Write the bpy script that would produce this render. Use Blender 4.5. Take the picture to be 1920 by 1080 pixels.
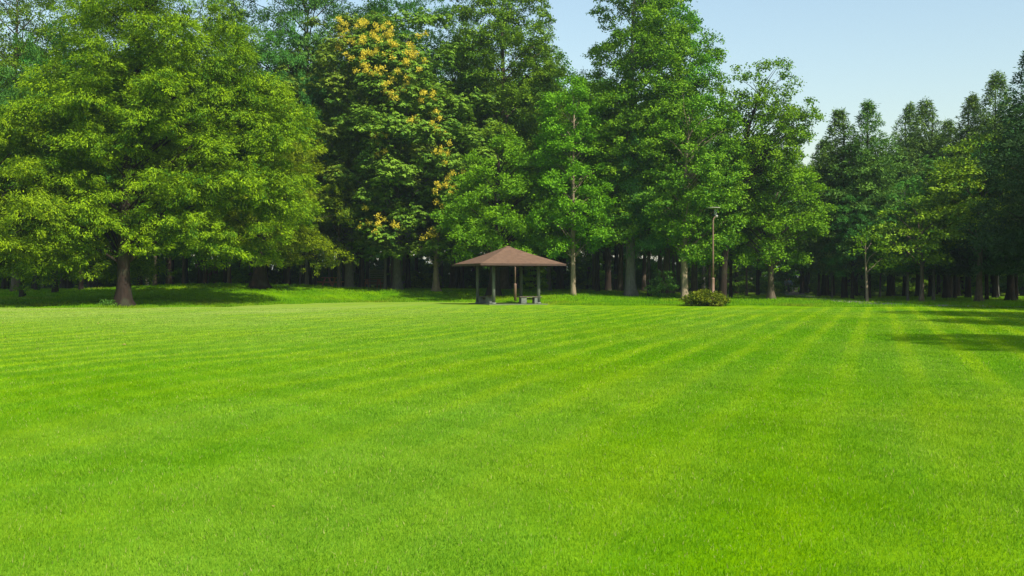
import bpy, math, random
import numpy as np
from mathutils import Vector
R = math.radians
S = bpy.context.scene
for o in list(bpy.data.objects): bpy.data.objects.remove(o)
C = S.collection

# ------------------------------------------------------------------ camera
EYE = 1.5; F = 2059.0; HY = 526.0
cam_d = bpy.data.cameras.new("camera"); cam = bpy.data.objects.new("camera", cam_d); C.objects.link(cam)
cam_d.sensor_width = 36.0; cam_d.lens = 36.0 * F / 1920.0
cam_d.clip_start = 0.1; cam_d.clip_end = 6000
cam.location = (0, 0, EYE); cam.rotation_euler = (R(90) - math.atan((540 - HY) / F), 0, 0)
S.camera = cam
# ------------------------------------------------------------------ light
SUN_EL, SUN_AZ = 48.0, 50.0          # degrees above horizon; degrees behind the camera's right
tosun = Vector((math.cos(R(SUN_AZ)) * math.cos(R(SUN_EL)), -math.sin(R(SUN_AZ)) * math.cos(R(SUN_EL)), math.sin(R(SUN_EL))))
w = bpy.data.worlds.new("World"); S.world = w; w.use_nodes = True
nt = w.node_tree; nt.nodes.clear()
sky = nt.nodes.new('ShaderNodeTexSky'); sky.sky_type = 'NISHITA'; sky.sun_disc = False
sky.sun_elevation = R(SUN_EL); sky.sun_rotation = math.atan2(tosun.x, tosun.y)
sky.air_density = 1.5; sky.dust_density = 1.3; sky.ozone_density = 3.5
bg = nt.nodes.new('ShaderNodeBackground'); bg.inputs[1].default_value = 0.12
ow = nt.nodes.new('ShaderNodeOutputWorld')
tn = nt.nodes.new('ShaderNodeMix'); tn.data_type = 'RGBA'; tn.blend_type = 'MULTIPLY'; tn.inputs[0].default_value = 1; tn.inputs[7].default_value = (1.16, 1.10, 1.02, 1)
nt.links.new(sky.outputs[0], tn.inputs[6]); nt.links.new(tn.outputs[2], bg.inputs[0]); nt.links.new(bg.outputs[0], ow.inputs[0])
ld = bpy.data.lights.new("sun", 'SUN'); ld.energy = 4.9; ld.angle = R(0.53); ld.color = (1.0, 0.95, 0.84)
sun = bpy.data.objects.new("sun", ld); C.objects.link(sun)
sun.rotation_euler = tosun.to_track_quat('Z', 'Y').to_euler(); sun.location = (60, -60, 80)
S.view_settings.view_transform = 'Standard'; S.view_settings.look = 'None'
S.view_settings.exposure = 0.55; S.view_settings.gamma = 1.0
S.render.engine = 'CYCLES'
cy = S.cycles
cy.max_bounces = 6; cy.diffuse_bounces = 4; cy.glossy_bounces = 2; cy.transmission_bounces = 4; cy.transparent_max_bounces = 4
cy.use_denoising = True; cy.denoiser = 'OPENIMAGEDENOISE'; cy.denoising_input_passes = 'RGB_ALBEDO_NORMAL'; cy.denoising_prefilter = 'NONE'; cy.caustics_reflective = False; cy.caustics_refractive = False
cy.sample_clamp_indirect = 4.0

# ------------------------------------------------------------------ helpers
def tag(o, label=None, cat=None, group=None, kind=None):
    if label: o['label'] = label
    if cat: o['category'] = cat
    if group: o['group'] = group
    if kind: o['kind'] = kind
    return o
def empty(name, loc, label=None, cat=None, group=None, rz=0):
    o = bpy.data.objects.new(name, None); C.objects.link(o); o.location = loc; o.rotation_euler = (0, 0, rz)
    o.empty_display_size = 0.3
    return tag(o, label, cat, group)
def link(name, me, mat=None, parent=None):
    o = bpy.data.objects.new(name, me); C.objects.link(o)
    if mat and not me.materials: me.materials.append(mat)
    if parent: o.parent = parent
    return o
class MB:
    def __init__(s): s.v = []; s.f = []
    def poly(s, vs, fs):
        b = len(s.v); s.v += [tuple(p) for p in vs]; s.f += [tuple(i + b for i in f) for f in fs]
    def box(s, c, d, rz=0, top=1.0):
        x, y, z = d[0] / 2, d[1] / 2, d[2] / 2; cr, sr = math.cos(rz), math.sin(rz); vs = []
        for sz in (-1, 1):
            k = top if sz > 0 else 1
            for sx, sy in ((-1, -1), (1, -1), (1, 1), (-1, 1)):
                px, py = sx * x * k, sy * y * k
                vs.append((c[0] + px * cr - py * sr, c[1] + px * sr + py * cr, c[2] + sz * z))
        s.poly(vs, [(0, 3, 2, 1), (4, 5, 6, 7), (0, 1, 5, 4), (1, 2, 6, 5), (2, 3, 7, 6), (3, 0, 4, 7)])
    def tube(s, pts, rad, n=8, rough=None, cap=True):
        pts = [Vector(p) for p in pts]; b = len(s.v); m = len(pts)
        for i, p in enumerate(pts):
            d = (pts[min(i + 1, m - 1)] - pts[max(i - 1, 0)]).normalized()
            a = d.cross(Vector((0.13, 1, 0.07))); a = a.normalized() if a.length > 1e-4 else Vector((1, 0, 0)); c = d.cross(a)
            for k in range(n):
                t = 2 * math.pi * k / n; r = rad[i] * (rough(i, k) if rough else 1)
                s.v.append(tuple(p + a * math.cos(t) * r + c * math.sin(t) * r))
        for i in range(m - 1):
            for k in range(n):
                k2 = (k + 1) % n
                s.f.append((b + i * n + k, b + i * n + k2, b + (i + 1) * n + k2, b + (i + 1) * n + k))
        if cap: s.f.append(tuple(b + k for k in range(n))[::-1]); s.f.append(tuple(b + (m - 1) * n + k for k in range(n)))
    def build(s, name, mat, parent=None, smooth=False, bevel=0):
        me = bpy.data.meshes.new(name); me.from_pydata(s.v, [], s.f); me.update()
        if smooth: me.polygons.foreach_set('use_smooth', [True] * len(me.polygons))
        o = link(name, me, mat, parent)
        if bevel:
            m = o.modifiers.new('bevel', 'BEVEL'); m.width = bevel; m.segments = 2
        return o

def nrm(a): return a / np.maximum(np.linalg.norm(a, axis=-1, keepdims=True), 1e-9)
def quads_mesh(name, V, rnd):
    """V (N,4,3) loose quads, rnd (N,) a random value kept on each face"""
    n = len(V); me = bpy.data.meshes.new(name)
    me.vertices.add(n * 4); me.vertices.foreach_set('co', V.astype(np.float32).ravel())
    me.loops.add(n * 4); me.loops.foreach_set('vertex_index', np.arange(n * 4, dtype=np.int32))
    me.polygons.add(n); me.polygons.foreach_set('loop_start', np.arange(n, dtype=np.int32) * 4)
    me.update(calc_edges=True)
    a = me.attributes.new('rnd', 'FLOAT', 'FACE'); a.data.foreach_set('value', rnd.astype(np.float32))
    return me
def leaf_quads(P, D, Nn, L, W, mid=0.45):
    """diamond leaves from base P along D with face normal near Nn"""
    s = nrm(np.cross(D, Nn)); L = L[:, None]; W = W[:, None]
    m = P + D * L * mid
    return np.stack([P, m + s * W / 2, P + D * L, m - s * W / 2], axis=1)

# ------------------------------------------------------------------ terrain
BX = [-400, 0, 250, 400, 500, 600, 700, 850, 940, 1010, 1050, 1400, 1600, 1920, 2400]
BD = [59.5, 60.5, 61, 62.5, 67, 73, 77, 77, 75, 71, 66, 65, 63, 61, 60]
HX = [-400, 0, 150, 250, 350, 480, 600, 700, 850, 1000, 1100, 1200, 1300, 1400, 1600, 1920, 2400]
HH = [.5, .62, .74, .98, 1.18, 1.2, 1.02, .75, .70, .66, .6, .42, .25, .12, .05, 0, 0]
def smooth(a, b, x):
    t = np.clip((x - a) / (b - a), 0, 1); return t * t * (3 - 2 * t)
def pxof(X, Y): return np.clip(np.where(Y > 20, X / np.maximum(Y, 1) * F + 960, 960), -400, 2400)
def bound(X, Y): return np.interp(pxof(X, Y), BX, BD)
def hgt(X, Y):
    X = np.asarray(X, float); Y = np.asarray(Y, float)
    p = pxof(X, Y); b = np.interp(p, BX, BD); hr = np.interp(p, HX, HH)
    far = 1 - 0.25 * smooth(84, 100, Y) * (hr > .8) - 0.0
    h = hr * smooth(b, np.maximum(b + 9, 85), Y) * far
    und = 0.012 * (np.sin(X * 1.1 + Y * .45) + np.sin(X * .52 - Y * .8 + 1.3) + np.sin(Y * 1.7 + X * .2 + .4))
    rough = smooth(b, b + 3, Y) * 0.03 * (np.sin(X * 2.3 + 1) * np.sin(Y * 1.9) + np.sin(X * 5.1 + Y * 3.3))
    return h + und + rough
def G(x, y): return float(hgt(x, y))
def at(px, D): return ((px - 960) / F * D, D)

# ------------------------------------------------------------------ materials
def newmat(name):
    m = bpy.data.materials.new(name); m.use_nodes = True; t = m.node_tree; t.nodes.clear()
    return m, t, t.nodes.new('ShaderNodeOutputMaterial')
def N(t, typ, **kw):
    n = t.nodes.new(typ)
    for k, v in kw.items():
        if k.startswith('i_'): n.inputs[int(k[2:])].default_value = v
        else: setattr(n, k, v)
    return n
def noise(t, vec, scale, detail=3, rough=.55, dist=0):
    n = t.nodes.new('ShaderNodeTexNoise'); n.inputs['Scale'].default_value = scale
    n.inputs['Detail'].default_value = detail; n.inputs['Roughness'].default_value = rough; n.inputs['Distortion'].default_value = dist
    if vec: t.links.new(vec, n.inputs['Vector'])
    return n.outputs['Fac']
def mapr(t, val, a, b, c=0, d=1):
    n = t.nodes.new('ShaderNodeMapRange'); t.links.new(val, n.inputs[0])
    for i, x in enumerate((a, b, c, d)): n.inputs[i + 1].default_value = x
    return n.outputs[0]
def math_(t, op, a, b=None):
    n = t.nodes.new('ShaderNodeMath'); n.operation = op
    for i, x in enumerate((a, b)):
        if x is None: continue
        if isinstance(x, (int, float)): n.inputs[i].default_value = x
        else: t.links.new(x, n.inputs[i])
    return n.outputs[0]
def mix(t, fac, a, b, mode='MIX'):
    n = t.nodes.new('ShaderNodeMix'); n.data_type = 'RGBA'; n.blend_type = mode
    for sock, x in ((n.inputs[0], fac), (n.inputs[6], a), (n.inputs[7], b)):
        if isinstance(x, (int, float)): sock.default_value = x
        elif isinstance(x, tuple): sock.default_value = (*x, 1) if len(x) == 3 else x
        else: t.links.new(x, sock)
    return n.outputs[2]
def leafmat(name, a, b, trans=.35, gloss=.06, third=None, tint=(1.15, 1.1, .5)):
    m, t, out = newmat(name)
    at_ = N(t, 'ShaderNodeAttribute', attribute_name='rnd', attribute_type='GEOMETRY')
    col = mix(t, at_.outputs['Fac'], a, b)
    if third:
        col = mix(t, mapr(t, at_.outputs['Fac'], .93, .95), col, third)
    oi = N(t, 'ShaderNodeObjectInfo')
    hv = N(t, 'ShaderNodeHueSaturation'); t.links.new(col, hv.inputs['Color'])
    t.links.new(mapr(t, oi.outputs['Random'], 0, 1, .485, .515), hv.inputs['Hue'])
    t.links.new(mapr(t, oi.outputs['Random'], 0, 1, .9, 1.1), hv.inputs['Value']); col = hv.outputs[0]
    d = N(t, 'ShaderNodeBsdfDiffuse'); t.links.new(col, d.inputs[0])
    tr = N(t, 'ShaderNodeBsdfTranslucent'); t.links.new(mix(t, 1.0, col, tint, 'MULTIPLY'), tr.inputs[0])
    ms = N(t, 'ShaderNodeMixShader', i_0=trans); t.links.new(d.outputs[0], ms.inputs[1]); t.links.new(tr.outputs[0], ms.inputs[2])
    g = N(t, 'ShaderNodeBsdfGlossy'); g.inputs['Roughness'].default_value = .6; g.inputs[0].default_value = (.9, 1, .95, 1)
    m2 = N(t, 'ShaderNodeMixShader', i_0=gloss * .4); t.links.new(ms.outputs[0], m2.inputs[1]); t.links.new(g.outputs[0], m2.inputs[2])
    t.links.new(m2.outputs[0], out.inputs[0]); return m
def barkmat(name, a, b, scale=3):
    m, t, out = newmat(name)
    tc = N(t, 'ShaderNodeTexCoord'); mp = N(t, 'ShaderNodeMapping'); mp.inputs['Scale'].default_value = (1, 1, .25)
    t.links.new(tc.outputs['Object'], mp.inputs[0])
    n1 = noise(t, mp.outputs[0], scale * 4, 5, .65); n2 = noise(t, tc.outputs['Object'], scale * .4, 2)
    col = mix(t, mapr(t, n1, .3, .7), a, b); col = mix(t, mapr(t, n2, .5, .75, 0, .5), col, (.06, .08, .035))
    p = N(t, 'ShaderNodeBsdfPrincipled'); t.links.new(col, p.inputs['Base Color']); p.inputs['Roughness'].default_value = .9
    p.inputs['Specular IOR Level'].default_value = .2
    bp = N(t, 'ShaderNodeBump'); bp.inputs['Strength'].default_value = .8; bp.inputs['Distance'].default_value = .04
    t.links.new(n1, bp.inputs['Height']); t.links.new(bp.outputs[0], p.inputs['Normal'])
    t.links.new(p.outputs[0], out.inputs[0]); return m
def plain(name, a, b, scale=4, rough=.8, bump=.1, metal=0, stretch=(1, 1, 1)):
    m, t, out = newmat(name)
    tc = N(t, 'ShaderNodeTexCoord'); mp = N(t, 'ShaderNodeMapping'); mp.inputs['Scale'].default_value = stretch
    t.links.new(tc.outputs['Object'], mp.inputs[0])
    n1 = noise(t, mp.outputs[0], scale, 6, .6)
    p = N(t, 'ShaderNodeBsdfPrincipled'); t.links.new(mix(t, mapr(t, n1, .3, .7), a, b), p.inputs['Base Color'])
    p.inputs['Roughness'].default_value = rough; p.inputs['Metallic'].default_value = metal; p.inputs['Specular IOR Level'].default_value = .25
    bp = N(t, 'ShaderNodeBump'); bp.inputs['Strength'].default_value = bump; bp.inputs['Distance'].default_value = .02
    t.links.new(n1, bp.inputs['Height']); t.links.new(bp.outputs[0], p.inputs['Normal'])
    t.links.new(p.outputs[0], out.inputs[0]); return m

STRIPE = 18.5
def lawn_color(t):
    """the mown lawn's own colour, laid out in world metres"""
    g = N(t, 'ShaderNodeNewGeometry'); pos = g.outputs['Position']
    mp = N(t, 'ShaderNodeMapping', vector_type='POINT'); mp.inputs['Rotation'].default_value = (0, 0, R(STRIPE)); t.links.new(pos, mp.inputs[0])
    st = N(t, 'ShaderNodeMapping'); st.inputs['Scale'].default_value = (1, .3, 1); t.links.new(mp.outputs[0], st.inputs[0])
    big = noise(t, pos, .09, 3, .55); med = noise(t, st.outputs[0], .55, 4, .6); fine = noise(t, pos, 3.2, 4, .7); tiny = noise(t, pos, 14, 3, .7)
    c = mix(t, mapr(t, big, .42, .58), L_A, L_B)
    c = mix(t, mapr(t, med, .40, .66, 0, .8), c, L_C)
    # worn, paler patches, mostly over the far left of the field
    sx = N(t, 'ShaderNodeSeparateXYZ'); t.links.new(pos, sx.inputs[0])
    farl = math_(t, 'MULTIPLY', mapr(t, sx.outputs[1], 16, 55), mapr(t, math_(t, 'DIVIDE', sx.outputs[0], math_(t, 'MAXIMUM', sx.outputs[1], 1.0)), .12, -.22))
    pn = mapr(t, noise(t, st.outputs[0], .23, 4, .6), .42, .62)
    pale = math_(t, 'MAXIMUM', math_(t, 'MULTIPLY', pn, .2), math_(t, 'MULTIPLY', farl, mapr(t, noise(t, st.outputs[0], .3, 3), .3, .6, .45, 1)))
    c = mix(t, math_(t, 'MULTIPLY', pale, .95), c, L_P)
    # mowing stripes
    wv = N(t, 'ShaderNodeTexWave', wave_type='BANDS', bands_direction='X', wave_profile='SIN')
    wv.inputs['Scale'].default_value = 0.29; wv.inputs['Distortion'].default_value = .6; wv.inputs['Detail'].default_value = 3
    wv.inputs['Detail Scale'].default_value = .5; t.links.new(mp.outputs[0], wv.inputs['Vector'])
    sm = math_(t, 'MULTIPLY', mapr(t, noise(t, pos, .12, 2), .38, .6, .35, 1), mapr(t, sx.outputs[1], 9, 20, .25, 1))
    c = mix(t, math_(t, 'MULTIPLY', mapr(t, wv.outputs['Fac'], .62, .93), math_(t, 'MULTIPLY', sm, .62)), c, L_S)
    c = mix(t, math_(t, 'MULTIPLY', mapr(t, wv.outputs['Fac'], .5, .0), math_(t, 'MULTIPLY', sm, .25)), c, L_D)
    c = mix(t, mapr(t, fine, .55, .8, 0, .5), c, L_D); c = mix(t, mapr(t, tiny, .6, .8, 0, .35), c, L_S)
    return c, pos, fine, tiny
L_A = (.155, .345, .001); L_B = (.205, .362, .001); L_C = (.125, .310, .001); L_P = (.33, .43, .09); L_S = (.31, .46, .006); L_D = (.095, .245, .001)
ROUGH1 = (.18, .36, .001); ROUGH2 = (.11, .28, .001); FLOOR1 = (.13, .17, .035); FLOOR2 = (.19, .31, .02)

def ground_material():
    m, t, out = newmat("lawn ground")
    c, pos, fine, tiny = lawn_color(t)
    r = N(t, 'ShaderNodeAttribute', attribute_name='rough', attribute_type='GEOMETRY')
    wd = N(t, 'ShaderNodeAttribute', attribute_name='wood', attribute_type='GEOMETRY')
    rc = mix(t, mapr(t, noise(t, pos, .5, 4), .35, .65), ROUGH1, ROUGH2); rc = mix(t, mapr(t, noise(t, pos, 4, 3), .6, .8, 0, .6), rc, (.22, .33, .02))
    fc = mix(t, mapr(t, noise(t, pos, .35, 4), .4, .6), FLOOR1, FLOOR2); fc = mix(t, mapr(t, noise(t, pos, .15, 2), .5, .62), fc, (.12, .26, .01))
    c = mix(t, r.outputs['Fac'], c, rc); c = mix(t, wd.outputs['Fac'], c, fc)
    hs = N(t, 'ShaderNodeHueSaturation'); t.links.new(c, hs.inputs['Color']); hs.inputs['Value'].default_value = .70  # ground dimmed in colour to match the self-shading of the grass blades
    d = N(t, 'ShaderNodeBsdfDiffuse'); t.links.new(hs.outputs[0], d.inputs[0])
    bp = N(t, 'ShaderNodeBump'); bp.inputs['Strength'].default_value = .7; bp.inputs['Distance'].default_value = .05
    t.links.new(math_(t, 'ADD', math_(t, 'MULTIPLY', fine, .6), tiny), bp.inputs['Height']); t.links.new(bp.outputs[0], d.inputs['Normal'])
    t.links.new(d.outputs[0], out.inputs[0]); return m
def blade_material(name, rough=False):
    m, t, out = newmat(name)
    c, pos, fine, tiny = lawn_color(t)
    if rough:
        c = mix(t, mapr(t, noise(t, pos, .5, 4), .35, .65), ROUGH1, ROUGH2); c = mix(t, mapr(t, noise(t, pos, .2, 3), .52, .66, 0, .6), c, (.25, .30, .012))
    a = N(t, 'ShaderNodeAttribute', attribute_name='rnd', attribute_type='GEOMETRY')
    hs = N(t, 'ShaderNodeHueSaturation'); t.links.new(c, hs.inputs['Color'])
    t.links.new(mapr(t, a.outputs['Fac'], 0, 1, .86, 1.2), hs.inputs['Value']); t.links.new(mapr(t, a.outputs['Fac'], 0, 1, .512, .49), hs.inputs['Hue'])
    col = mix(t, mapr(t, a.outputs['Fac'], .975, .98, 0, .8), hs.outputs[0], (.42, .38, .14))
    d = N(t, 'ShaderNodeBsdfDiffuse'); t.links.new(col, d.inputs[0])
    tr = N(t, 'ShaderNodeBsdfTranslucent'); t.links.new(col, tr.inputs[0])
    ms = N(t, 'ShaderNodeMixShader', i_0=.4); t.links.new(d.outputs[0], ms.inputs[1]); t.links.new(tr.outputs[0], ms.inputs[2])
    g = N(t, 'ShaderNodeBsdfGlossy'); g.inputs['Roughness'].default_value = .7
    m2 = N(t, 'ShaderNodeMixShader', i_0=.006); t.links.new(ms.outputs[0], m2.inputs[1]); t.links.new(g.outputs[0], m2.inputs[2])
    t.links.new(m2.outputs[0], out.inputs[0]); return m

M = {
 'oak': leafmat("yellow green drooping leaves", (.045, .120, .003), (.275, .39, .002), .22, .02),
 'oak2': leafmat("olive leaves", (.06, .15, .008), (.17, .29, .010), .28, .02),
 'broad': leafmat("dull green broad leaves", (.065, .145, .012), (.24, .35, .024), .25, .03),
 'tulip': leafmat("mid green leaves", (.042, .145, .008), (.19, .36, .009), .24, .02),
 'tulip_y': leafmat("light green leaves", (.085, .20, .005), (.21, .38, .006), .35, .02),
 'dark': leafmat("dark green leaves", (.035, .12, .016), (.12, .26, .026), .28, .02),
 'feather': leafmat("blue green leaves", (.035, .13, .018), (.09, .25, .028), .28, .02),
 'conifer': leafmat("dark conifer needles", (.040, .11, .018), (.15, .255, .03), .22, .02),
 'cedar': leafmat("very dark evergreen needles", (.018, .055, .014), (.05, .115, .022), .12, .02),
 'maple': leafmat("bright yellow green maple leaves", (.045, .14, .010), (.23, .36, .009), .18, .02),
 'shrub': leafmat("golden green shrub leaves", (.045, .095, .004), (.20, .25, .006), .25, .02),
 'flower': leafmat("golden blossom", (.56, .46, .03), (.76, .62, .07), .25, .02),
 'bark_dark': barkmat("dark brown bark with painted shade", (.012, .008, .006), (.034, .021, .014)),  # trunk shade is put into this colour by a lowered albedo
 'bark_grey': barkmat("grey bark", (.075, .075, .06), (.17, .165, .13)),
 'bark_tan': barkmat("tan bark", (.16, .12, .075), (.33, .26, .17)),
 'bark_mid': barkmat("brown bark", (.06, .045, .03), (.15, .115, .08)),
}

# ------------------------------------------------------------------ ground sheet
def spaced(segs):
    out = [segs[0][0]]
    for a, b, st in segs: out += list(np.arange(a, b, st)[1:]) + [b]
    return np.array(sorted(set(np.round(out, 4))))
gx = spaced([(-1500, -200, 100), (-200, -64, 8), (-64, 64, .8), (64, 200, 8), (200, 1500, 100)])
gy = spaced([(-200, -4, 14), (-4, 50, .8), (50, 102, .42), (102, 160, 3), (160, 2500, 130)])
XX, YY = np.meshgrid(gx, gy); ZZ = hgt(XX, YY); nx, ny = len(gx), len(gy)
me = bpy.data.meshes.new("ground")
me.vertices.add(nx * ny); me.vertices.foreach_set('co', np.stack([XX, YY, ZZ], -1).astype(np.float32).ravel())
ii, jj = np.meshgrid(np.arange(nx - 1), np.arange(ny - 1)); b0 = (jj * nx + ii).ravel()
q = np.stack([b0, b0 + 1, b0 + nx + 1, b0 + nx], -1).astype(np.int32)
me.loops.add(q.size); me.loops.foreach_set('vertex_index', q.ravel()); me.polygons.add(len(q))
me.polygons.foreach_set('loop_start', np.arange(len(q), dtype=np.int32) * 4); me.update(calc_edges=True)
me.polygons.foreach_set('use_smooth', np.ones(len(q), bool))
rough = smooth(-.25, .35, YY - bound(XX, YY) + .3 * np.sin(XX * 1.7)); wood = smooth(0, 5, YY - np.interp(pxof(XX, YY), [0, 250, 400, 700, 1000, 1300, 1500, 1920], [90, 82, 80, 88, 86, 82, 80, 72]))
for nm, arr in (('rough', rough), ('wood', wood)):
    a = me.attributes.new(nm, 'FLOAT', 'POINT'); a.data.foreach_set('value', arr.astype(np.float32).ravel())
ground = link("ground", me, ground_material()); tag(ground, "wide mown green lawn rising to a rough grass bank under the trees", "ground", kind='structure')

# ------------------------------------------------------------------ grass
rng = np.random.default_rng(5)
def grass_blades(rings, hw, far=False):
    P = []; L = []; W = []; T = []
    for (a, b, dens, ln, wd) in rings:
        n = int(dens * (b - a) * ((a + b) * .5 * .475 * 2 + 2 * hw)); D = np.sqrt(rng.uniform(a * a, b * b, n)); X = rng.uniform(-1, 1, n) * (D * .475 + hw)
        m_ = int(n * min(.7, 7 / (a + b))); D2 = rng.uniform(a, b, m_); X2 = rng.choice((-1.0, 1.0), m_) * (D2 * .475 + hw + np.abs(rng.normal(0, 3.2, m_)) - .1); D = np.concatenate([D, D2]); X = np.concatenate([X, X2]); n += m_
        P.append(np.stack([X, D, hgt(X, D) - .004], -1)); L.append(ln * rng.uniform(.55, 1.25, n)); W.append(wd * rng.uniform(.7, 1.3, n))
    return np.concatenate(P), np.concatenate(L), np.concatenate(W)
P, L, W = grass_blades([(2.4, 4.4, 5000, .032, .005), (4.4, 8, 9000, .032, .0045), (8, 12, 5600, .033, .006), (12, 18, 3000, .034, .009), (18, 26, 1400, .036, .014), (26, 36, 600, .038, .022), (36, 44, 260, .036, .030), (44, 52, 130, .034, .036), (52, 60, 60, .032, .042)], 1.5)
n = len(P)
cl = np.sin(P[:, 0] * 7.1 + 2 * np.sin(P[:, 1] * 3.3)) * np.sin(P[:, 1] * 6.3 + 2 * np.sin(P[:, 0] * 4.1))   # tuft lean
fa = 1.6 * np.sin(P[:, 0] * 2.1 + 1.7 * np.sin(P[:, 1] * 1.1)) + 1.2 * np.sin(P[:, 1] * 1.7 + 1.3 * np.sin(P[:, 0] * 1.4)) + 1.5 * np.sin(P[:, 0] * 5.3 + P[:, 1] * 4.1) + cl
th = fa + rng.normal(0, 1.4, n); tilt = np.abs(.45 + .25 * cl + rng.normal(0, .5, n)).clip(0, 1.4)
D_ = np.stack([np.sin(tilt) * np.cos(th), np.sin(tilt) * np.sin(th), np.cos(tilt)], -1)
Nn = nrm(rng.normal(0, 1, (n, 3)) + np.array([0, -.4, .5]))
me = quads_mesh("lawn_grass", leaf_quads(P, D_, Nn, L * (1 + .25 * cl), W, .3), np.clip(rng.uniform(0, 1, n), 0, 1))
tag(link("lawn_grass", me, blade_material("lawn blades")), "short mown green grass blades covering the lawn", "grass", kind='stuff')
# longer unmown grass of the bank
n = 190000; px = rng.uniform(-60, 1990, n); fr = rng.uniform(0, 1, n) ** 1.3
b = np.interp(px, BX, BD) ; Dd = b + fr * (98 - b); X = (px - 960) / F * Dd
P = np.stack([X, Dd, hgt(X, Dd) - .02], -1)
th = rng.uniform(0, 2 * np.pi, n); tilt = np.abs(rng.normal(0, .45, n))
D_ = np.stack([np.sin(tilt) * np.cos(th), np.sin(tilt) * np.sin(th), np.cos(tilt)], -1)
tall = 1 + .5 * np.sin(X * .9) * np.sin(Dd * 1.1)
me = quads_mesh("rough_grass", leaf_quads(P, D_, nrm(rng.normal(0, 1, (n, 3)) + np.array([0, -.6, .6])), .13 * tall * rng.uniform(.5, 1.4, n), rng.uniform(.02, .045, n), .3), rng.uniform(0, .97, n))
tag(link("rough_grass", me, blade_material("rough blades", True)), "longer unmown bright green grass along the tree line", "grass", kind='stuff')

# ------------------------------------------------------------------ trees
def make_spray_leaves(rng, SP, SD, SN, n, style):
    """n leaves on every spray; SP position, SD hanging direction, SN outward normal"""
    k = len(SP); P = np.repeat(SP, n, 0);  D = np.repeat(SD, n, 0); Nn = np.repeat(SN, n, 0); N_ = k * n
    j = rng.normal(0, style['jit'], (N_, 3)) * np.array([1, 1, .7])
    if style['mode'] == 'rosette':
        n0 = nrm(Nn * .6 + np.array([0, 0, 1.0])); a = nrm(np.cross(n0, rng.normal(0, 1, (N_, 3))))
        d = nrm(a + Nn * .15 + np.array([0, 0, -style['droop']])); nn = n0
        j = j * .4 + rng.normal(0, style['jit'], (k, 3)).repeat(n, 0)
    else:
        d = nrm(D + rng.normal(0, style['spread'], (N_, 3)) + np.array([0, 0, -style['droop']])); nn = nrm(Nn + np.array([0, 0, style['up']]) + rng.normal(0, .5, (N_, 3)))
    Ls = style['L'] * rng.uniform(.65, 1.25, N_); Ws = style['W'] * rng.uniform(.7, 1.25, N_)
    r = np.clip(rng.normal(0, .17, k).repeat(n) + rng.normal(0, .22, N_), -1, 1)
    return leaf_quads(P + j, d, nn, Ls, Ws), r
ST = {
 'oak': dict(mode='hang', L=.20, W=.06, jit=.15, spread=.45, droop=.65, up=.6, nl=36, ks=10, rr=.66),
 'broad': dict(mode='rosette', L=.30, W=.13, jit=.14, spread=.4, droop=.55, up=1, nl=10, ks=24, rr=.7),
 'tulip': dict(mode='hang', L=.17, W=.13, jit=.17, spread=.9, droop=.15, up=.8, nl=24, ks=14, rr=.65),
 'fine': dict(mode='hang', L=.20, W=.10, jit=.16, spread=.7, droop=.1, up=.8, nl=11),
 'feather': dict(mode='hang', L=.30, W=.10, jit=.14, spread=.45, droop=-.05, up=1.2, nl=8),
 'needle': dict(mode='hang', L=.28, W=.085, jit=.12, spread=.6, droop=.25, up=.8, nl=9),
 'pad': dict(mode='hang', L=.20, W=.14, jit=.14, spread=.8, droop=.1, up=1.6, nl=8),
}
def crown_quads(rng, clumps, style, dens=1.0):
    """clumps: rows cx,cy,cz, outx,outy, rx, rz, tone"""
    Vs = []; Rs = []
    for c in clumps:
        rx, rz = c[5], c[6]; k = max(4, int(dens * style.get('ks', 25) * (rx * rx + .6 * rx * rz) ))
        v = nrm(rng.normal(0, 1, (k, 3))); v[:, 2] = np.where(v[:, 2] < -.25, -v[:, 2] * .8, v[:, 2])
        rr = rng.uniform(style.get('rr', .55), 1.05, (k, 1)) ** .7
        o = np.array([c[3], c[4], 0.0]); sp = c[:3] + v * rr * np.array([rx, rx, rz]) + o * (v[:, 2:3] < 0) * rx * .2
        sp[:, 2] -= .22 * rx * (np.linalg.norm(v[:, :2], axis=1) ** 2)        # rims sag
        sn = nrm(v * np.array([1, 1, 1.2]) + .35 * o); sd = nrm(np.concatenate([v[:, :2] * .8, v[:, 2:] * .25], 1) + .5 * o)
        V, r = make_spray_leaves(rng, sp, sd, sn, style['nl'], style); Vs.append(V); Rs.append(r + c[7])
    return np.concatenate(Vs), np.clip(.5 + np.concatenate(Rs), 0, 1)
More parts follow.
